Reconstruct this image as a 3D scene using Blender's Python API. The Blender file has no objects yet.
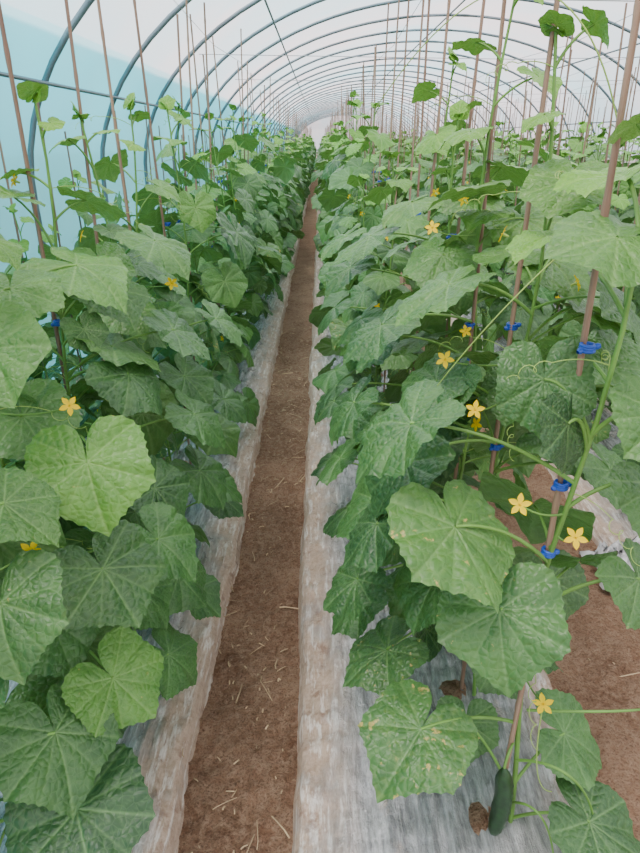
import bpy, math, random
import numpy as np
from mathutils import noise, Vector
R=random.Random(7)
C=bpy.context.scene.collection
def link(o): C.objects.link(o); return o
rad=math.radians
# ------------------------------------------------------------ materials
def newmat(name):
    m=bpy.data.materials.new(name); m.use_nodes=True
    nt=m.node_tree; nt.nodes.clear()
    out=nt.nodes.new('ShaderNodeOutputMaterial')
    return m,nt,out
def N(nt,t,**k):
    n=nt.nodes.new(t)
    for a,b in k.items(): setattr(n,a,b)
    return n
def L(nt,a,b): nt.links.new(a,b)
def mixc(nt,fac,a,b,mode='MIX'):
    n=N(nt,'ShaderNodeMix',data_type='RGBA',blend_type=mode)
    for i,v in ((0,fac),(6,a),(7,b)):
        if hasattr(v,'is_output'): L(nt,v,n.inputs[i])
        elif i==0: n.inputs[0].default_value=v
        else: n.inputs[i].default_value=(*v,1)
    return n.outputs[2]
def mth(nt,op,a,b=0.0,clamp=False):
    n=N(nt,'ShaderNodeMath',operation=op,use_clamp=clamp)
    for i,v in ((0,a),(1,b)):
        if hasattr(v,'is_output'): L(nt,v,n.inputs[i])
        else: n.inputs[i].default_value=v
    return n.outputs[0]
def ramp(nt,f,lo,hi):
    n=N(nt,'ShaderNodeMapRange'); L(nt,f,n.inputs[0]); n.inputs[1].default_value=lo; n.inputs[2].default_value=hi
    return n.outputs[0]
def noisen(nt,vec,scale,detail=3,rough=.55,out=0):
    n=N(nt,'ShaderNodeTexNoise'); n.inputs['Scale'].default_value=scale; n.inputs['Detail'].default_value=detail; n.inputs['Roughness'].default_value=rough
    if vec is not None: L(nt,vec,n.inputs['Vector'])
    return n.outputs[out]
def simple(name,col,rough=.5,metal=0,spec=.5,noise_amt=0,nscale=20,trans=0):
    m,nt,out=newmat(name)
    p=N(nt,'ShaderNodeBsdfPrincipled'); p.inputs['Roughness'].default_value=rough; p.inputs['Metallic'].default_value=metal
    p.inputs['Specular IOR Level'].default_value=spec
    tc=N(nt,'ShaderNodeTexCoord')
    f=noisen(nt,tc.outputs['Object'],nscale)
    c=mixc(nt,ramp(nt,f,.3,.7),tuple(x*(1-noise_amt) for x in col),tuple(min(1,x*(1+noise_amt)) for x in col))
    L(nt,c,p.inputs['Base Color'])
    if trans>0:
        t=N(nt,'ShaderNodeBsdfTranslucent'); L(nt,c,t.inputs[0])
        mx=N(nt,'ShaderNodeMixShader'); mx.inputs[0].default_value=trans
        L(nt,p.outputs[0],mx.inputs[1]); L(nt,t.outputs[0],mx.inputs[2]); L(nt,mx.outputs[0],out.inputs[0])
    else: L(nt,p.outputs[0],out.inputs[0])
    return m
def leaf_material():
    m,nt,out=newmat('cucumber_leaf')
    a=N(nt,'ShaderNodeAttribute',attribute_name='lcol'); sp=N(nt,'ShaderNodeSeparateColor'); L(nt,a.outputs['Color'],sp.inputs[0])
    vein,age,rnd=sp.outputs; spot=a.outputs['Alpha']
    uv=N(nt,'ShaderNodeAttribute',attribute_name='luv').outputs['Vector']
    n1=noisen(nt,uv,2.2,4); n2=noisen(nt,uv,9,3)
    oldA=mixc(nt,ramp(nt,n1,.35,.65),(.042,.128,.032),(.080,.205,.050))
    oldB=mixc(nt,ramp(nt,n1,.35,.65),(.020,.066,.024),(.038,.102,.035))
    old=mixc(nt,ramp(nt,rnd,.15,.95),oldA,oldB)
    young=mixc(nt,ramp(nt,n1,.3,.7),(.12,.33,.025),(.19,.43,.040))
    base=mixc(nt,age,young,old)
    vc=mixc(nt,age,(.33,.55,.12),(.17,.32,.115))
    vo=N(nt,'ShaderNodeTexVoronoi',feature='DISTANCE_TO_EDGE'); vo.inputs['Scale'].default_value=9.5; L(nt,uv,vo.inputs['Vector'])
    net=mth(nt,'SUBTRACT',1,ramp(nt,vo.outputs[0],0,.06),True)
    base=mixc(nt,mth(nt,'MULTIPLY',net,.20),base,vc)
    base=mixc(nt,mth(nt,'MULTIPLY',vein,.8),base,vc)
    # disease blotches, warped
    wv=N(nt,'ShaderNodeVectorMath',operation='ADD'); L(nt,uv,wv.inputs[0])
    sc=N(nt,'ShaderNodeVectorMath',operation='SCALE'); L(nt,noisen(nt,uv,5,4,.6,1),sc.inputs[0]); sc.inputs['Scale'].default_value=.5; L(nt,sc.outputs[0],wv.inputs[1])
    vs=N(nt,'ShaderNodeTexVoronoi'); vs.inputs['Scale'].default_value=4.6; L(nt,wv.outputs[0],vs.inputs['Vector'])
    w=mth(nt,'ADD',vs.outputs['Distance'],mth(nt,'MULTIPLY',mth(nt,'SUBTRACT',n2,.5),.6))
    thr=mth(nt,'MULTIPLY',spot,.35)
    s1=mth(nt,'MULTIPLY',mth(nt,'SUBTRACT',thr,w),9,True)
    s1=mth(nt,'MULTIPLY',s1,ramp(nt,n1,.45,.56))
    base=mixc(nt,mth(nt,'MULTIPLY',s1,.85),base,(.58,.43,.13))
    pale=mth(nt,'MULTIPLY',mth(nt,'MULTIPLY',spot,ramp(nt,n2,.5,.72)),.35)
    base=mixc(nt,pale,base,(.26,.38,.10))
    geo=N(nt,'ShaderNodeNewGeometry')
    base=mixc(nt,mth(nt,'MULTIPLY',geo.outputs['Backfacing'],.5),base,(.14,.27,.10))
    h=mth(nt,'ADD',mth(nt,'MULTIPLY',ramp(nt,vo.outputs[0],0,.3),.5),mth(nt,'MULTIPLY',noisen(nt,uv,30,2),.25))
    b=N(nt,'ShaderNodeBump'); b.inputs['Strength'].default_value=.45; b.inputs['Distance'].default_value=.006; L(nt,h,b.inputs['Height'])
    p=N(nt,'ShaderNodeBsdfPrincipled'); L(nt,base,p.inputs['Base Color']); L(nt,b.outputs[0],p.inputs['Normal'])
    p.inputs['Roughness'].default_value=.37; p.inputs['Specular IOR Level'].default_value=.45
    t=N(nt,'ShaderNodeBsdfTranslucent'); tc=mixc(nt,.45,base,(.20,.50,.02)); L(nt,tc,t.inputs[0])
    mx=N(nt,'ShaderNodeMixShader'); mx.inputs[0].default_value=.15
    L(nt,p.outputs[0],mx.inputs[1]); L(nt,t.outputs[0],mx.inputs[2]); L(nt,mx.outputs[0],out.inputs[0])
    return m
M_leaf=leaf_material()
M_stem=simple('green_stem',(.15,.32,.06),.5,noise_amt=.25,nscale=12,trans=.1)
M_petal=simple('yellow_petal',(1.0,.68,.0),.5,noise_amt=.05,trans=.2,spec=.15)
M_tend=simple('tendril_green',(.36,.54,.12),.5,noise_amt=.1,trans=.2)
M_fruit=simple('cucumber_skin',(.010,.045,.010),.35,noise_amt=.4,nscale=60)
M_clip=simple('blue_clip_plastic',(.006,.07,.42),.35,noise_amt=.1)
M_metal=simple('galvanised_pipe',(.17,.22,.25),.45,metal=.4,noise_amt=.15,nscale=4)
M_wire=simple('support_wire',(.35,.36,.38),.5)
PM=[M_leaf,M_stem,M_petal,M_tend,M_fruit]
def bamboo_mat():
    m,nt,out=newmat('dry_bamboo')
    tc=N(nt,'ShaderNodeTexCoord'); mp=N(nt,'ShaderNodeMapping'); mp.inputs['Scale'].default_value=(60,60,3); L(nt,tc.outputs['Object'],mp.inputs[0])
    f=noisen(nt,mp.outputs[0],1,4)
    oi=N(nt,'ShaderNodeObjectInfo')
    c=mixc(nt,ramp(nt,f,.3,.7),(.17,.095,.06),(.46,.31,.21))
    c=mixc(nt,mth(nt,'MULTIPLY',oi.outputs['Random'],.6),c,(.18,.10,.075))
    p=N(nt,'ShaderNodeBsdfPrincipled'); p.inputs['Roughness'].default_value=.55; L(nt,c,p.inputs['Base Color']); L(nt,p.outputs[0],out.inputs[0])
    return m
M_bam=bamboo_mat()
def soil_mat():
    m,nt,out=newmat('damp_brown_soil')
    tc=N(nt,'ShaderNodeTexCoord').outputs['Object']
    n1=noisen(nt,tc,5,5); n2=noisen(nt,tc,45,6,.7); n3=noisen(nt,tc,160,4,.7)
    c=mixc(nt,ramp(nt,n1,.35,.65),(.24,.125,.072),(.40,.24,.15))
    c=mixc(nt,ramp(nt,n2,.40,.75),c,(.54,.37,.25))
    c=mixc(nt,mth(nt,'MULTIPLY',ramp(nt,n3,.52,.32),.7),c,(.08,.038,.024))
    h=mth(nt,'ADD',n2,mth(nt,'MULTIPLY',n3,.6))
    b=N(nt,'ShaderNodeBump'); b.inputs['Strength'].default_value=1; b.inputs['Distance'].default_value=.025; L(nt,h,b.inputs['Height'])
    p=N(nt,'ShaderNodeBsdfPrincipled'); p.inputs['Roughness'].default_value=.85; p.inputs['Specular IOR Level'].default_value=.2
    L(nt,c,p.inputs['Base Color']); L(nt,b.outputs[0],p.inputs['Normal']); L(nt,p.outputs[0],out.inputs[0])
    return m
M_soil=soil_mat()
def mulch_mat():
    m,nt,out=newmat('silver_mulch_film')
    tc=N(nt,'ShaderNodeTexCoord').outputs['Object']
    at=N(nt,'ShaderNodeAttribute',attribute_name='edge').outputs['Fac']
    mp=N(nt,'ShaderNodeMapping'); mp.inputs['Scale'].default_value=(1,.12,1); L(nt,tc,mp.inputs[0])
    st=noisen(nt,mp.outputs[0],60,6,.7); n1=noisen(nt,tc,9,5,.6); n2=noisen(nt,tc,60,5,.7); n4=noisen(nt,tc,22,6,.65)
    clean=mixc(nt,ramp(nt,st,.38,.64),(.30,.305,.315),(.74,.75,.76))  # silver film, with pale sky-sheen streaks painted into its colour
    dust_sheen=mixc(nt,ramp(nt,n2,.3,.7),(.40,.27,.19),(.64,.49,.38))
    dust_sheen=mixc(nt,mth(nt,'MULTIPLY',ramp(nt,st,.52,.62),.85),dust_sheen,(.86,.80,.73))  # whitish streaks over the dust: sky reflection put into the colour
    dust_sheen=mixc(nt,mth(nt,'MULTIPLY',ramp(nt,n4,.56,.67),.75),dust_sheen,(.27,.15,.10))
    d=mth(nt,'MULTIPLY',at,mth(nt,'ADD',.8,ramp(nt,n1,.35,.6)),True)
    d=mth(nt,'MAXIMUM',d,mth(nt,'MULTIPLY',ramp(nt,n1,.60,.72),.7))
    c=mixc(nt,d,clean,dust_sheen)
    p=N(nt,'ShaderNodeBsdfPrincipled'); L(nt,c,p.inputs['Base Color'])
    L(nt,mth(nt,'MULTIPLY',mth(nt,'SUBTRACT',1,d,True),.45),p.inputs['Metallic'])
    L(nt,mth(nt,'ADD',.18,mth(nt,'MULTIPLY',d,.25)),p.inputs['Roughness']); p.inputs['Specular IOR Level'].default_value=.8
    h=mth(nt,'ADD',st,mth(nt,'MULTIPLY',n4,.6))
    b=N(nt,'ShaderNodeBump'); b.inputs['Strength'].default_value=.8; b.inputs['Distance'].default_value=.02; L(nt,h,b.inputs['Height'])
    L(nt,b.outputs[0],p.inputs['Normal']); L(nt,p.outputs[0],out.inputs[0])
    return m
M_mulch=mulch_mat()
def film_mat(name,c1,c2,transp):
    m,nt,out=newmat(name)
    tc=N(nt,'ShaderNodeTexCoord').outputs['Object']
    n1=noisen(nt,tc,.5,3); 
    c=mixc(nt,ramp(nt,n1,.35,.65),c1,c2)
    tr=N(nt,'ShaderNodeBsdfTransparent'); L(nt,c,tr.inputs[0])
    tl=N(nt,'ShaderNodeBsdfTranslucent'); L(nt,c,tl.inputs[0])
    df=N(nt,'ShaderNodeBsdfPrincipled'); L(nt,c,df.inputs['Base Color']); df.inputs['Roughness'].default_value=.3
    a=N(nt,'ShaderNodeMixShader'); a.inputs[0].default_value=.18; L(nt,tl.outputs[0],a.inputs[1]); L(nt,df.outputs[0],a.inputs[2])
    b=N(nt,'ShaderNodeMixShader'); b.inputs[0].default_value=transp; L(nt,a.outputs[0],b.inputs[1]); L(nt,tr.outputs[0],b.inputs[2])
    L(nt,b.outputs[0],out.inputs[0]); return m
M_film=film_mat('greenhouse_poly_film',(.88,.78,.81),(.62,.80,.88),.45)
M_teal=film_mat('teal_side_film',(.11,.53,.62),(.22,.66,.72),.3)
M_straw=simple('dry_straw',(.55,.40,.24),.7,noise_amt=.45,nscale=8)
# ------------------------------------------------------------ mesh builder
class B:
    def __init__(s): s.v=[];s.f=[];s.m=[];s.c=[];s.u=[];s.n=0
    def add(s,v,f,mi=0,col=None,uv=None):
        v=np.asarray(v,float); f=np.asarray(f,int); k=len(v)
        s.v.append(v); s.f.append(f+s.n); s.m.append(np.full(len(f),mi,int))
        s.c.append(np.zeros((k,4)) if col is None else col); s.u.append(np.zeros((k,3)) if uv is None else uv)
        s.n+=k
    def mesh(s,name,mats,attrs=True):
        v=np.concatenate(s.v); f=np.concatenate(s.f); mi=np.concatenate(s.m)
        me=bpy.data.meshes.new(name); me.vertices.add(len(v)); me.vertices.foreach_set('co',v.ravel())
        me.loops.add(len(f)*4); me.loops.foreach_set('vertex_index',f.ravel())
        me.polygons.add(len(f)); me.polygons.foreach_set('loop_start',np.arange(len(f))*4)
        me.polygons.foreach_set('loop_total',np.full(len(f),4))
        for m in mats: me.materials.append(m)
        me.polygons.foreach_set('material_index',mi); me.polygons.foreach_set('use_smooth',np.ones(len(f),bool))
        if attrs:
            a=me.attributes.new('lcol','FLOAT_COLOR','POINT'); a.data.foreach_set('color',np.concatenate(s.c).ravel())
            a=me.attributes.new('luv','FLOAT_VECTOR','POINT'); a.data.foreach_set('vector',np.concatenate(s.u).ravel())
        me.update(calc_edges=True); me.validate(); return me
def tube(b,pts,r0,r1=None,sides=6,mi=0,radii=None,col=None):
    P=np.asarray(pts,float); n=len(P)
    T=np.gradient(P,axis=0); T/=np.linalg.norm(T,axis=1)[:,None]+1e-9
    ref=np.array([0,0,1.]) if abs(T[0][2])<.9 else np.array([1.,0,0])
    A=np.cross(T,ref); 
    bad=np.linalg.norm(A,axis=1)<.05; A[bad]=np.cross(T[bad],np.array([0,1.,.3]))
    A/=np.linalg.norm(A,axis=1)[:,None]; Bv=np.cross(T,A)
    rr=np.linspace(r0,r1 if r1 is not None else r0,n) if radii is None else np.asarray(radii)
    t=np.linspace(0,2*math.pi,sides,endpoint=False)
    V=P[:,None,:]+rr[:,None,None]*(np.cos(t)[None,:,None]*A[:,None,:]+np.sin(t)[None,:,None]*Bv[:,None,:])
    V=V.reshape(-1,3); i=np.arange(n-1)[:,None]*sides; j=np.arange(sides)[None,:]; j2=(j+1)%sides
    F=np.stack([i+j,i+j2,i+sides+j2,i+sides+j],-1).reshape(-1,4)
    b.add(V,F,mi,None,V*1.0)
def bez(a,m,c,n=8):
    t=np.linspace(0,1,n)[:,None]; a,m,c=map(np.asarray,(a,m,c))
    return (1-t)**2*a+2*t*(1-t)*m+t*t*c
# ------------------------------------------------------------ leaf
AN=[0,7,16,28,40,52,60,68,80,92,106,120,130,142,154,165,173,180]
RD=[1.04,.96,.88,.82,.82,.87,.90,.86,.79,.765,.79,.83,.83,.78,.70,.60,.42,.08]
VA=np.radians([0,30,-30,60,-60,95,-95,127.5,-127.5])
VS=np.array([1,.55,.55,1,1,.7,.7,.9,.9])
def template(nr,ns,teeth):
    th=np.linspace(-math.pi,math.pi,ns+1)          # seam at sinus
    ang=np.degrees(np.abs(th)); fine=np.interp(np.arange(0,181),AN,RD)
    k=np.ones(5)/5; pad=np.concatenate([fine[5:0:-1],fine,fine[-2:-7:-1]]); sm=np.convolve(pad,k,'same')[5:-5]
    Rr=np.interp(ang,np.arange(181),sm); Rr[0]=Rr[-1]=.08
    if teeth: Rr=Rr*(1+.022*(np.arange(ns+1)%4==0)-.012*(np.arange(ns+1)%4==2))
    rr=np.linspace(0,1,nr+1)[1:]**.9
    r=rr[:,None]*Rr[None,:]; TH=np.broadcast_to(th[None,:],r.shape)
    x=(r*np.sin(TH)).ravel(); y=(r*np.cos(TH)).ravel(); r=r.ravel(); t=TH.ravel(); fr=np.broadcast_to(rr[:,None],TH.shape).ravel()
    x=np.append(x,0);y=np.append(y,0);r=np.append(r,0);t=np.append(t,0);fr=np.append(fr,0)
    d=np.abs(t[:,None]-VA[None,:]); idx=d.argmin(1); dl=d[np.arange(len(t)),idx]
    w=r*np.sin(np.minimum(dl,1.5)); a=r*np.cos(dl)
    main=np.exp(-(w/.018)**2)*VS[idx]*(1-.45*fr)
    ph=(a-.9*w)*6.5; dd=np.abs(ph-np.round(ph)); sec=np.exp(-(dd/.11)**2)*np.clip(w/.03,0,1)*(r>.12)
    vein=np.clip(np.maximum(main,.42*sec*(1-.5*fr)),0,1)
    bulge=np.clip(w/.12,0,1)*.026*np.minimum(r*2,1)-.010*sec-.012*main
    W=ns+1; i=np.arange(nr-1)[:,None]*W; j=np.arange(ns)[None,:]
    F=np.stack([i+j,i+j+1,i+W+j+1,i+W+j],-1).reshape(-1,4)
    c=nr*W; j=np.arange(0,ns-1,2); F2=np.stack([np.full(len(j),c),j+2,j+1,j],-1)
    return dict(x=x,y=y,r=r,t=t,fr=fr,vein=vein,z=bulge,F=np.concatenate([F,F2]))
TH_=template(34,144,True); TM=template(13,72,False); TL=template(6,36,False)
def leaf(b,pos,T,Nn,s,age,rng,T_=TM,spot=0.,droop=None):
    T=np.asarray(T,float);T/=np.linalg.norm(T); Nn=np.asarray(Nn,float); Nn=Nn-T*Nn.dot(T); Nn/=np.linalg.norm(Nn); X=np.cross(T,Nn)
    x,y,r,t=T_['x'],T_['y'],T_['r'],T_['t']
    dr=rng.uniform(.2,.65) if droop is None else droop
    ph=rng.uniform(0,6.28); ph2=rng.uniform(0,6.28); fold=rng.uniform(-.08,.22)
    sx=rng.uniform(.9,1.1); asym=rng.uniform(-.12,.12)
    z=T_['z']*rng.uniform(.9,1.4)-dr*(np.where(y>0,y*y*.6,y*y*.3)+x*x*.4)
    z=z+fold*np.abs(x)+.07*r*r*np.sin(3*t+ph)+.035*r*np.sin(5*t+ph2)+T_['fr']**6*.018*np.sin(17*t+ph)
    z=z+.014*np.sin(7*x+ph)*np.cos(6*y+ph2)
    xx=x*sx+asym*y*y
    V=np.asarray(pos)[None,:]+s*(xx[:,None]*X+(y*(1-.12*dr))[:,None]*T+z[:,None]*Nn)
    k=len(x); rn=rng.random(); o=rng.uniform(0,50)
    col=np.stack([T_['vein'],np.full(k,age),np.full(k,rn),np.full(k,spot)],-1)
    uv=np.stack([x+o,y,np.full(k,rn*9)],-1)
    b.add(V,T_['F'],0,col,uv)
def dirv(az,el): return np.array([math.cos(az)*math.cos(el),math.sin(az)*math.cos(el),math.sin(el)])
def leaf_dirs(az,tilt,roll):
    T=dirv(az,-tilt); up=dirv(az,math.pi/2-tilt); side=np.cross(T,up)
    return T,up*math.cos(roll)+side*math.sin(roll)
def flower(b,p,nrm,s,rng):
    nrm=np.asarray(nrm,float);nrm/=np.linalg.norm(nrm); a=np.cross(nrm,[0,0,1.]); a/=np.linalg.norm(a); c=np.cross(nrm,a)
    p=np.asarray(p,float)
    prof=[(0,.12),(.2,.20),(.4,.275),(.6,.255),(.8,.155),(1.0,.015)]; ro=rng.uniform(0,6)
    for k in range(5):
        an=ro+k*2*math.pi/5; d=a*math.cos(an)+c*math.sin(an); e=np.cross(nrm,d); V=[]
        for q,w in prof:
            q2=.12+q*.95
            for g in (-1,0,1): V.append(p+s*(d*q2+e*g*w+nrm*(.28*q-.30*q*q+ (.07*abs(g)))))
        F=[(3*i+j,3*i+j+1,3*i+4+j,3*i+3+j) for i in range(5) for j in (0,1)]
        b.add(V,F,2)
    tube(b,[p-nrm*s*.7,p-nrm*s*.3,p+nrm*s*.02],s*.12,s*.22,8,3)
    tube(b,[p,p+nrm*s*.12,p+nrm*s*.2],s*.13,s*.04,8,2)
def tendril(b,p,az,ln,rng,curl=True):
    pts=[]; p=np.asarray(p,float); up=rng.uniform(-.1,.9); n=60
    for i in range(n):
        t=i/(n-1); d=dirv(az,0)
        q=p+d*ln*t+np.array([0,0,1])*ln*(up*t-.7*t*t)
        if curl and t>.55:
            k=(t-.55)/.45; rr=.009*(1-.5*k)*min(1,k*5); a=k*3*2*math.pi
            q=q+np.array([math.cos(a)*rr-rr,math.sin(a)*rr*.5,math.sin(a)*rr])
        pts.append(q)
    tube(b,pts,.0011,.0006,4,3)
def fruit(b,p,ln,r,rng,tilt=(0,0)):
    n=28;k=20;V=[]
    for i in range(n):
        t=i/(n-1); rr=r*max(.06,(1-abs(2*t-1)**5))**.6*(1-.25*(t<.15)*(1-t/.15))
        cx=tilt[0]*t+.010*math.sin(t*3); cy=tilt[1]*t
        for j in range(k):
            a=j*2*math.pi/k; q=rr*(1+.05*math.cos(5*a)+(.10 if (i*7+j*3)%11==0 else 0))
            V.append((p[0]+cx+q*math.cos(a),p[1]+cy+q*math.sin(a),p[2]-ln*t))
    F=[(i*k+j,(i+1)*k+j,(i+1)*k+(j+1)%k,i*k+(j+1)%k) for i in range(n-1) for j in range(k)]
    b.add(V,F,4)
def stem_pts(bx,by,H,rng,n=14):
    P=[];p1=rng.uniform(0,6);p2=rng.uniform(0,6)
    for i in range(n):
        z=H*i/(n-1); a=.016+.004*z
        P.append((bx+a*math.sin(z*5+p1)+.004,by+a*math.cos(z*4+p2),z))
    return np.array(P)
def stem_at(P,z):
    return np.array([np.interp(z,P[:,2],P[:,0]),np.interp(z,P[:,2],P[:,1]),z])
def gen_plant(b,bx,by,H,rng,T_=TM,accept=None,detail=True,sc=1.,z0=.16,dens=1.):
    P=stem_pts(bx,by,H,rng); tube(b,P,.006,.003,7 if detail else 4,1)
    z=z0+rng.uniform(0,.05); az=rng.uniform(0,6.28); cz=min(1.22,H*.78)   # dense canopy height
    while z<H:
        f=z/cz; g=(z-cz)/(H-cz)
        s=.122*sc*(.82+.35*math.sin(min(1,f*1.1)*math.pi*.9)) if g<0 else .122*sc*(.92-.62*g)
        s=max(.028,s*rng.choice([.62,.8,.9,1,1.05,1.15])*rng.uniform(.9,1.1))
        el=rad(rng.uniform(0,40)) if g<0 else rad(rng.uniform(25,65))
        pl=s*rng.uniform(.6,1.6)+.02
        node=stem_at(P,z); at=node+dirv(az,el)*pl
        tilt=rad(rng.uniform(10,72)) if g<0 else rad(rng.uniform(-15,40))
        T,U=leaf_dirs(az+rng.uniform(-.6,.6),tilt,rng.uniform(-.5,.5))
        age=1.0 if g<-.1 else max(0,.85-g*1.0); age=min(1,max(0,age+rng.uniform(-.25,.1)))
        if accept is None or accept(at+T*s*.3,s):
            tube(b,bez(node,node+dirv(az,el+.3)*pl*.6,at,7),.0033,.0022,6 if detail else 3,1)
            leaf(b,at,T,U,s,age,rng,T_,spot=rng.choice([0,0,0,.4,.8]) if f<.6 else 0)
            if .35<f<1.15 and rng.random()<.11:
                fa=rng.uniform(0,6.28); flower(b,node+dirv(fa,.2)*.08,dirv(fa,.35),.017,rng)
            if detail and f>.5 and rng.random()<.3: tendril(b,node,rng.uniform(0,6.28),rng.uniform(.08,.2),rng)
        az+=rad(rng.uniform(115,170)); z+=rng.uniform(.034,.056)/dens if g<0 else rng.uniform(.07,.12)
    tip=P[-1]
    for k in range(3):
        T,U=leaf_dirs(rng.uniform(0,6.28),rad(rng.uniform(-70,-20)),0); leaf(b,tip+[0,0,.005*k],T,U,.022+.008*k,0,rng,TL)
    return P
XR,XL=.40,-.65
YR=[.90+.37*i for i in range(128)]; YL=[.75+.37*i for i in range(128)]
# ---- hero leaves: X,Y,Z (blade centre), width, azimuth, tilt, roll, age, spot, plant index
HR=[(.137,.95,1.05,.235,185,35,.1,.95,.2,0),(.23,.83,.913,.24,285,32,-.2,.85,.55,0),(.307,.81,.754,.23,262,42,.15,1,.2,0),
(.185,.83,.444,.24,225,14,-.1,1,.85,0),(.136,1.05,.44,.21,190,22,.1,1,.5,1),(.09,1.25,.41,.20,182,40,0,1,.1,1),
(.11,1.19,.75,.22,190,38,0,1,.1,1),(.134,1.46,1.08,.22,185,35,0,.95,.1,2),(.243,1.25,1.225,.22,195,22,.1,.8,0,1),
(.34,1.5,1.40,.19,170,10,.2,.55,0,2),(.393,1.13,1.34,.15,200,12,.2,.08,0,0),(.45,1.02,1.45,.17,215,8,.2,.15,0,0),
(.56,1.14,1.34,.18,330,20,0,.45,0,0),(.352,.90,1.145,.17,255,60,.2,1,0,0),(.385,.86,1.09,.14,285,70,-.3,1,0,0),
(.50,.80,1.13,.18,300,48,0,.85,0,0),(.56,.86,.98,.18,310,40,.3,.9,0,0),(.57,.86,.79,.17,320,40,0,.9,.2,0),
(.59,.82,.18,.24,320,20,0,1,.1,0),(.57,.97,.27,.20,340,25,.2,1,.1,0),(.13,1.865,1.235,.22,185,28,0,.85,0,3),
(.156,1.06,.91,.22,195,45,.2,1,0,1),(.34,1.00,.26,.15,250,30,0,1,0,0),(.24,1.26,1.01,.20,200,40,0,1,0,1),
(.42,1.235,1.02,.17,250,45,.2,1,0,1),(.55,1.1,1.10,.20,310,35,0,.9,0,1),(.09,1.60,.80,.21,185,45,0,1,0,2),
(.07,1.55,.50,.20,180,40,0,1,0,2),(.23,1.02,.66,.20,215,35,.2,1,0,1),(.50,1.06,.62,.18,280,45,0,.9,.3,0),
(.50,1.32,1.26,.21,280,20,.1,.75,0,1),(.31,1.62,1.22,.22,230,28,0,.85,0,2),(.60,1.32,1.16,.22,320,30,0,.8,0,1),
(.52,1.62,1.31,.21,270,22,.2,.6,0,2),(.24,1.80,1.34,.18,200,15,0,.6,0,3),(.46,1.95,1.34,.20,260,20,0,.7,0,3),
(.28,1.40,.88,.21,220,42,0,1,0,1),(.20,1.36,.62,.21,205,40,0,1,.2,1),(.17,1.62,1.0,.22,200,45,.1,1,0,2),
(.15,1.75,.66,.20,190,42,0,1,0,3),(.24,1.22,.48,.19,215,35,0,1,.3,1),(.46,1.16,.30,.18,290,35,0,1,0,1),(.12,2.0,.95,.21,185,40,0,1,0,3),
(.07,1.40,.90,.20,185,48,0,1,0,1),(.05,1.72,.58,.20,180,40,0,1,0,2),(.04,1.98,.72,.21,185,42,.1,1,0,3),(.04,2.25,.55,.20,180,38,0,1,0,4),(.04,2.35,.90,.21,182,42,0,1,0,4),(.03,2.12,.36,.19,180,30,0,1,0,3),(.08,1.98,1.12,.20,188,35,0,.9,0,3),(.08,2.4,1.16,.21,185,30,0,.85,0,4),(.07,1.10,.60,.18,190,40,0,1,.1,1),
(.10,1.02,.80,.19,200,48,.1,1,0,0),(.62,1.12,.86,.2,320,35,0,.9,0,1),(.30,1.55,.72,.2,230,40,0,1,0,2)]
HL=[(-.42,.98,.95,.225,300,48,.1,.60,.2,1),(-.50,.85,.957,.18,330,30,0,.8,.2,0),(-.50,.75,.824,.21,300,40,.1,.95,.3,0),
(-.41,.96,.73,.22,335,35,0,.95,.2,1),(-.406,.91,.50,.20,330,38,.2,.68,.3,1),(-.485,.79,.48,.24,320,32,-.1,.95,0,0),
(-.45,.73,.344,.26,310,22,.1,1,0,0),(-.365,1.155,.32,.19,0,40,0,1,0,1),(-.352,1.155,.667,.21,350,38,0,1,0,1),
(-.45,1.41,.97,.22,345,38,.1,1,0,2),(-.34,1.60,.78,.22,0,40,0,1,0,2),(-.477,1.27,1.262,.22,350,18,.1,.7,0,1),
(-.555,1.1,1.25,.17,300,25,0,.8,0,1),(-.44,1.756,1.238,.23,350,25,0,.85,0,3),(-.386,1.65,1.014,.22,355,35,0,1,0,2),
(-.336,1.57,.61,.22,0,42,0,1,0,2),(-.57,1.09,1.0,.19,310,40,.2,.9,0,1),(-.36,1.30,.45,.2,350,45,0,1,0,2),(-.50,1.22,.83,.2,320,45,0,1,0,2),
(-.50,1.02,.36,.22,320,30,0,1,0,1),(-.36,1.42,.30,.19,0,35,0,1,0,2),(-.33,1.80,.45,.2,0,35,0,1,0,3),
(-.55,.98,.58,.22,330,40,0,1,0,1),(-.52,1.25,.60,.21,340,42,0,1,0,1),(-.60,.86,.70,.2,330,35,.1,1,0,0),(-.60,.98,.22,.22,330,25,0,1,0,1),
(-.50,1.45,.55,.21,345,42,0,1,0,2),(-.52,1.55,1.15,.2,330,30,0,.9,0,2),(-.42,1.85,.80,.21,350,42,0,1,0,3),(-.33,2.0,.95,.2,0,40,0,1,0,3),(-.62,1.22,.40,.2,330,35,0,1,0,1),
(-.42,1.18,.50,.19,345,40,0,1,0,1),(-.40,1.32,.70,.2,350,45,0,1,0,2),(-.34,2.1,.62,.2,0,40,0,1,0,4),(-.36,1.95,.30,.2,0,35,0,1,0,3)]
FR=[(.26,1.22,1.085,1),(.31,1.13,1.01,1),(.335,.88,.945,0),(.425,.85,.90,0),(.41,.81,.56,0),(.28,1.60,1.30,2)]
FL=[(-.477,1.08,1.04,1),(-.48,.84,.88,0),(-.42,1.75,1.13,3),(-.5,1.5,1.18,2)]
def acc(row,near,Y,idx):
    def f(p,s):
        dx=(p[0]-row)*(1 if row<0 else -1)      # >0 = towards path
        lim=.12 if idx==0 else .22
        if near and p[2]<1.34 and dx+s*.4>lim: return False
        if near and p[2]>=1.34 and dx>.14: return False
        if row>0 and near and p[2]<1.34 and p[1]-s*.5<Y+.02 and (idx==0 or abs(dx)<.06+s*.6): return False   # stakes stay clear on the near side
        if row>0 and near and p[2]<.75 and Y<1: return False
        if math.dist(p,(0,0,1.5))<.85: return False
        return True
    return f
clips=[]
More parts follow.
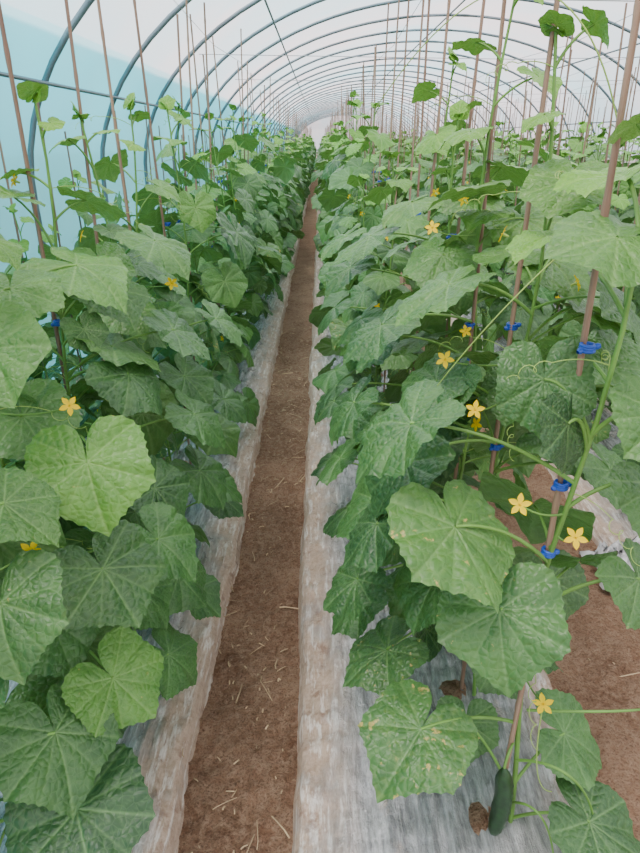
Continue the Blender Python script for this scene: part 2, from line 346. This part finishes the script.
def hero(row,idx,X,Y,leaves,flowers):
    rng=random.Random(900+idx+(50 if row=='L' else 0)); b=B()
    H=rng.uniform(1.55,1.82)
    P=gen_plant(b,X+.015,Y-.01,H,rng,TM,acc(X,idx<3,Y,idx),True,.95,z0=.14,dens=1.15)
    for (x,y,z,w,az,ti,ro,age,sp,pi) in leaves:
        if pi!=idx: continue
        s=w/1.66; T,U=leaf_dirs(rad(az+rng.uniform(-15,15)),rad(ti),ro); at=np.array([x,y,z])-T*s*.15
        nz=min(max(.05,z-rng.uniform(.03,.10)),H-.02); node=stem_at(P,nz)
        mid=(node+at)/2+np.array([0,0,.05]); tube(b,bez(node,mid,at,10),.0040,.0026,8,1)
        leaf(b,at,T,U,s,age,rng,TH_,sp,droop=rng.uniform(.2,.55))
    for (x,y,z,pi) in flowers:
        if pi!=idx: continue
        sgn=-1 if row=='R' else 1
        n=np.array([sgn*.35,-.75,.5]); n/=np.linalg.norm(n); p=np.array([x,y,z]); node=stem_at(P,z-.02)
        flower(b,p,n,.019,rng); tube(b,bez(node,(node+p)/2+[0,0,-.02],p-n*.013,8),.0022,.0016,6,1)
    for k in range(5):
        z=rng.uniform(.5,1.5); tendril(b,stem_at(P,min(z,H)),rng.uniform(0,6.28),rng.uniform(.12,.25),rng)
    if row=='R' and idx==0:
        tube(b,bez((.41,.9,.34),(.39,.87,.36),(.385,.865,.31),8),.003,.003,6,1)
        fruit(b,(.385,.865,.31),.22,.019,rng)
        fruit(b,(.36,.86,.78),.12,.010,rng,(.02,0))
        tube(b,bez((.41,.81,.55),(.40,.78,.36),(.47,.82,.30),16),.0014,.001,5,3)
        tube(b,bez((.42,.89,.30),(.50,.80,.42),(.58,.84,.20),14),.0032,.0025,6,1)
        tube(b,bez((.42,.89,.45),(.55,.84,.50),(.66,.90,.44),14),.0032,.0025,6,1)
        tube(b,bez((.42,.89,.16),(.47,.82,.28),(.50,.80,.10),14),.003,.002,6,1)
        # long vine tendrils arching over the top of the row
        tube(b,bez((.42,.95,1.5),(.30,.98,1.86),(.10,1.25,1.55),30),.0013,.0009,5,3)
        tube(b,bez((.42,.95,1.4),(.28,.9,1.30),(.20,.98,1.12),24),.0013,.0009,5,3)
    o=link(bpy.data.objects.new('cucumber_plant',b.mesh('cucumber_plant',PM)))
NH=5
for i in range(NH): hero('R',i,XR,YR[i],HR,FR); hero('L',i,XL,YL[i],HL,FL)
# variants
mid=[];low=[]
for k in range(7):
    rng=random.Random(40+k); b=B(); gen_plant(b,0,0,rng.uniform(1.42,1.85),rng,TM); mid.append(b.mesh('cucumber_plant_mid',PM))
for k in range(6):
    rng=random.Random(80+k); b=B(); gen_plant(b,0,0,rng.uniform(1.38,1.66),rng,TL,detail=False,sc=1.1,z0=.1,dens=.9); low.append(b.mesh('cucumber_plant_far',PM))
# stakes
stk=[]
for k in range(4):
    rng=random.Random(5+k); b=B(); H=2.0+.08*k; pts=[];rr=[];ln=.22+.02*k
    n=int(H/.02)
    cx=rng.uniform(-.015,.015)
    for i in range(n+1):
        z=H*i/n; pts.append((cx*math.sin(z*1.5),cx*.7*math.sin(z*2.3),z-.03)); q=z%ln
        rr.append((.0058-.0013*z/H)*(1.22 if q<.02 else 1.0))
    tube(b,pts,0,0,8,0,radii=rr); stk.append(b.mesh('bamboo_stake',[M_bam],False))
X3=1.42
rows=[(XR,YR,NH,1.),(XL,YL,NH,1.),(X3,[1.7+.37*i for i in range(125)],0,.96),(2.2,[1.8+.37*i for i in range(125)],0,1),
(3.0,[2.6+.4*i for i in range(114)],0,1),(3.8,[3.6+.4*i for i in range(112)],0,1),(4.6,[4.6+.4*i for i in range(110)],0,1),(-1.28,[1.9+.4*i for i in range(112)],0,.76)]
for ri,(X,Ys,start,sc) in enumerate(rows):
    e=link(bpy.data.objects.new('cucumber_plant_row',None)); es=link(bpy.data.objects.new('bamboo_stake_row',None))
    for i,Y in enumerate(Ys):
        near=Y<7
        far=min(1,max(0,(Y-2.5)/5))
        sh={XR:-.12-.04*far,XL:.05+.05*far}.get(X,0)
        if i>=start:
            me=(mid if near else low)[R.randrange(6)]
            o=bpy.data.objects.new('cucumber_plant' if near else 'plant',me); link(o)
            o.location=(X+sh+R.uniform(-.03,.03),Y+R.uniform(-.04,.04),0); o.rotation_euler=(R.uniform(-.03,.03),R.uniform(-.03,.03),R.uniform(0,6.28)); q=sc*R.uniform(.9,1.08); o.scale=(q,q,q*R.uniform(.94,1.04))
            if not near: o.parent=e
        if R.random()<.08 and Y>3: continue
        o=bpy.data.objects.new('bamboo_stake' if near else 'stake',stk[R.randrange(4)]); link(o)
        hx=.0 if Y<2 else R.uniform(-.03,.03)
        o.location=(X+hx,Y,0); lean=.012 if Y<2 else .045
        if X<-1: o.scale=(1,1,.78); lean=.02
        o.rotation_euler=(R.uniform(-lean,lean),R.uniform(-lean,lean),R.uniform(0,6.28))
        if not near: o.parent=es
        if 2<Y<9 and X in (XR,XL): clips.append((X+hx,Y))
# clips
b=B(); rng=random.Random(3)
def clip(x,y,z,rng):
    t=np.linspace(0,2*math.pi,15); c=np.array([x+.005,y-.004,z]); a0=rng.uniform(-.4,.4)
    for dz in (-.004,.0,.004): tube(b,[c+[.010*math.cos(q),.010*math.sin(q),dz] for q in t],.0030,.0030,6)
    for sg in (-1,1):
        e=np.array([math.cos(a0)*sg,math.sin(a0)*.5-.3,.3*sg]); tube(b,[c+e*.008,c+e*.013,c+e*.017],0,0,6,radii=[.0042,.0055,.003])
for (x,y,z) in [(XR,.9,1.214),(XR,.9,.974),(XR,.9,.837),(XR,.9,.214),(XR,1.27,1.143),(XR,1.27,.86),(XR,1.64,.947),(XR,1.64,1.04),(XL,1.49,1.09),(XL,1.12,1.07),(XL,1.86,1.32),(XL,1.12,.60),(XL,1.49,.72)]:
    clip(x,y,z,rng)
for (x,y) in clips:
    for z in [.55,.85,1.2]:
        if rng.random()<.55: continue
        clip(x,y,z+rng.uniform(-.06,.1),rng)
link(bpy.data.objects.new('blue_plant_clips',b.mesh('blue_plant_clips',[M_clip],False)))
# ------------------------------------------------------------ ground & beds
def grid(name,xs,ys,zf,mat,edge=None):
    b=B(); nx,ny=len(xs),len(ys)
    V=[(x,y,zf(x,y)) for y in ys for x in xs]
    i=np.arange(ny-1)[:,None]*nx; j=np.arange(nx-1)[None,:]
    F=np.stack([i+j,i+j+1,i+nx+j+1,i+nx+j],-1).reshape(-1,4)
    b.add(V,F); me=b.mesh(name,[mat],False)
    if edge:
        a=me.attributes.new('edge','FLOAT','POINT'); a.data.foreach_set('value',np.array([edge(v[0]) for v in V],float))
    return link(bpy.data.objects.new(name,me))
def ysp(step): 
    y=[-1.5]; 
    while y[-1]<.3: y.append(y[-1]+.1)
    while y[-1]<5: y.append(y[-1]+step)
    while y[-1]<12: y.append(y[-1]+.08)
    while y[-1]<50: y.append(y[-1]+.5)
    return y
def soilz(x,y):
    if y>12: return 0
    a=noise.noise(Vector((x*7,y*7,1)))*.012+noise.noise(Vector((x*25,y*25,4)))*.010
    c=noise.noise(Vector((x*60,y*60,9))); return a+max(0,c-.1)*.024
grid('soil_path',list(np.arange(-.48,.08,.009)),ysp(.011),lambda x,y:soilz(x,y)+.004,M_soil)
grid('soil_path',list(np.arange(.6,1.3,.02)),ysp(.03),lambda x,y:soilz(x,y)+.004,M_soil)
grid('floor',[-30,-10,-3,0,3,6,10,30],[-20,-1,10,30,50,90],lambda x,y:-.012,M_soil)
def ss(t): t=max(0,min(1,t)); return t*t*(3-2*t)
def bed(x0,x1,seed,step,ystep):
    def wob(y): return noise.noise(Vector((y*1.3,seed,0)))*.022+noise.noise(Vector((y*6,seed,3)))*.009
    def z(x,y):
        d=min(x-x0,x1-x); h=-.014+.065*ss(d/.030)+.025*ss(d/.14)
        if y<12:
            wv=abs(noise.noise(Vector((x*22,y*1.6,seed))))*.018+abs(noise.noise(Vector((x*55,y*5,seed+5))))*.012+noise.noise(Vector((x*9,y*9,seed+8)))*.007
            wv+=abs(noise.noise(Vector((x*6+y*5,y*14,seed+3))))*.018
            h+=wv*min(1,d/.02)
        return h
    o=grid('mulch_film_bed',list(np.arange(x0,x1+.001,step)),ysp(ystep),z,M_mulch,lambda x:max(0,1-min(x-x0,x1-x)/.18)**.8)
    me=o.data; n=len(me.vertices); co=np.empty(n*3); me.vertices.foreach_get('co',co); co=co.reshape(-1,3)
    for v in co: v[0]+=wob(v[1])
    me.vertices.foreach_set('co',co.ravel()); me.update()
bed(-1.55,-.318,1.,.009,.02); bed(-.080,.69,2.,.008,.016); bed(1.12,1.78,3.,.015,.03)
for k,x in enumerate((1.92,2.72,3.52,4.32)): bed(x,x+.6,4.+k,.06,.2)
# crumpled film scrap on the neighbouring bed edge
b=B(); V=[]; ns=26
for i in range(ns):
    for j in range(ns):
        u,v=i/(ns-1)-.5,j/(ns-1)-.5; q=Vector((u*7,v*7,3))
        V.append((1.16+u*.26+noise.noise(q)*.05,1.86+v*.24+noise.noise(q+Vector((9,0,0)))*.05,.085+abs(noise.noise(q*1.7))*.09-.04*(u*u+v*v)*4))
b.add(V,[(i*ns+j,(i+1)*ns+j,(i+1)*ns+j+1,i*ns+j+1) for i in range(ns-1) for j in range(ns-1)])
M_scrap=simple('white_film_scrap',(.62,.63,.64),.25,noise_amt=.25,nscale=25,trans=.2)
link(bpy.data.objects.new('plastic_film_scrap',b.mesh('plastic_film_scrap',[M_scrap],False)))
# planting holes
b=B(); rng=random.Random(8)
for X,Ys in ((XR,YR[:20]),(XL,YL[:20]),(X3,[1.7+.37*i for i in range(12)])):
    for Y in Ys:
        k=18; rings=[(0,.045),(.02,.042),(.038,.028),(.048,.0)]; V=[]
        cx,cy=X-.02,Y-.0
        for r,h in rings:
            for j in range(k):
                a=j*2*math.pi/k; q=r*(1+.15*math.sin(3*a+Y*9)); V.append((cx+q*math.cos(a),cy+q*math.sin(a),.070+h*.5+rng.uniform(0,.004)))
        F=[(i*k+j,i*k+(j+1)%k,(i+1)*k+(j+1)%k,(i+1)*k+j) for i in range(3) for j in range(k)]; b.add(V,F)
link(bpy.data.objects.new('planting_hole_soil',b.mesh('planting_hole_soil',[M_soil],False)))
# straw litter
b=B(); rng=random.Random(12)
cl=[(rng.uniform(-.29,-.11),rng.uniform(1.1,4.5)) for _ in range(14)]
for k in range(340):
    if k%3==0: cx,cy=cl[k%14]; y=cy+rng.gauss(0,.2); x=min(-.10,max(-.31,cx+rng.gauss(0,.06)))
    else:
        y=.6+rng.random()**1.1*5; x=rng.uniform(-.33,-.08) if k%5 else rng.choice([rng.uniform(-.45,-.3),rng.uniform(.7,1.1)])
    z=soilz(x,y)+.011+(.055 if x<-.34 else 0); a=rng.gauss(1.2,.8); ln=rng.choice([.008,.010,.012,.012,.02,.02,.03,.05,.08])*rng.uniform(.7,1.2)
    d=np.array([math.cos(a),math.sin(a),rng.uniform(-.05,.1)])*ln/2; p=np.array([x,y,z]); r=rng.uniform(.0008,.0030)
    q=np.array([rng.uniform(-.1,.1)*ln,rng.uniform(-.1,.1)*ln,.002]); tube(b,[p-d,p-d*.4+q,p+d*.3+q*.7,p+d],r,r*.8,4)
link(bpy.data.objects.new('straw_litter',b.mesh('straw_litter',[M_straw],False)))
# ------------------------------------------------------------ greenhouse
CX,HW,Z0,HH=1.8,3.5,1.2,1.9
def arch(t,off=0):   # t 0..1 from left foot to right foot
    if t<.15: return (CX-HW-off,Z0*t/.15)
    if t>.85: return (CX+HW+off,Z0*(1-t)/.15)
    a=math.pi*(1-(t-.15)/.7); return (CX+(HW+off)*math.cos(a),Z0+(HH+off)*math.sin(a))
HY=[-1.3+1.3*i for i in range(41)]; YE=HY[-1]
fr=link(bpy.data.objects.new('greenhouse_frame',None))
for k,Y in enumerate(HY):
    b=B(); tube(b,[(arch(t)[0],Y,arch(t)[1]) for t in np.linspace(0,1,57)],.018,.018,8)
    o=link(bpy.data.objects.new('hoop_%d'%(k+1),b.mesh('hoop',[M_metal],False))); o.parent=fr
b=B()
for t in (.22,.34,.5,.66,.78):
    x,z=arch(t,-.03); tube(b,[(x,-1.5,z),(x,20,z),(x,YE,z)],.011,.011,6)
o=link(bpy.data.objects.new('purlins',b.mesh('purlins',[M_metal],False))); o.parent=fr
b=B()
for x in (XL,XR,X3,2.2,3.0,3.8):
    tube(b,[(x+.03,y,2.02+.03*math.cos(y*math.pi/1.3)) for y in np.arange(-1,YE,1.3)],.0016,.0016,4)
for Y in HY[2::2]: 
    tube(b,[(CX-2.9,Y,2.20),(CX,Y,2.16),(CX+2.9,Y,2.20)],.003,.003,4)
o=link(bpy.data.objects.new('support_wires',b.mesh('support_wires',[M_wire],False))); o.parent=fr
def skin(name,t0,t1,off,mat,nt_=60):
    b=B(); ys=np.arange(-1.3,YE+.01,.13); ts=np.linspace(t0,t1,nt_); V=[]
    for y in ys:
        sag=.035*(math.sin((y+1.3)/1.3*math.pi)**2)
        for t in ts:
            x,z=arch(t,off-sag+noise.noise(Vector((t*14,y*1.1,off*9)))*.012); V.append((x,y,z))
    nx=len(ts); i=np.arange(len(ys)-1)[:,None]*nx; j=np.arange(nx-1)[None,:]
    b.add(V,np.stack([i+j,i+j+1,i+nx+j+1,i+nx+j],-1).reshape(-1,4))
    return link(bpy.data.objects.new(name,b.mesh(name,[mat],False)))
skin('roof_film',0,1,.03,M_film)
skin('wall_left',0.0,.25,.075,M_teal,22)
# end wall
b=B(); ts=np.linspace(0,1,41); V=[]
for t in ts:
    x,z=arch(t); V+= [(x,YE,0),(x,YE,z)]
b.add(V,[(2*i,2*i+2,2*i+3,2*i+1) for i in range(40)])
link(bpy.data.objects.new('wall_end',b.mesh('wall_end',[M_film],False)))
b=B()
for x in (CX-.8,CX+.8): tube(b,[(x,YE-.05,0),(x,YE-.05,1),(x,YE-.05,2.1)],.03,.03,6)
tube(b,[(CX-.8,YE-.05,2.1),(CX,YE-.05,2.1),(CX+.8,YE-.05,2.1)],.03,.03,6)
link(bpy.data.objects.new('door_1',b.mesh('door_1',[M_metal],False)))
# ------------------------------------------------------------ light, camera
w=bpy.data.worlds.new('overcast'); bpy.context.scene.world=w; w.use_nodes=True
bg=w.node_tree.nodes['Background']; bg.inputs[0].default_value=(.94,.97,1,1); bg.inputs[1].default_value=2.1
s=bpy.data.lights.new('hazy_sun','SUN'); s.energy=7.4; s.angle=rad(24); s.color=(1,.96,.88)
so=link(bpy.data.objects.new('hazy_sun',s)); so.rotation_euler=(rad(14),rad(-18),0)
cd=bpy.data.cameras.new('camera'); cam=link(bpy.data.objects.new('camera',cd))
cam.location=(0,0,1.5); cam.rotation_euler=(rad(90-25.0),0,0); cd.sensor_fit='VERTICAL'; cd.sensor_height=36; cd.lens=26; cd.clip_start=.02; cd.clip_end=300
bpy.context.scene.camera=cam
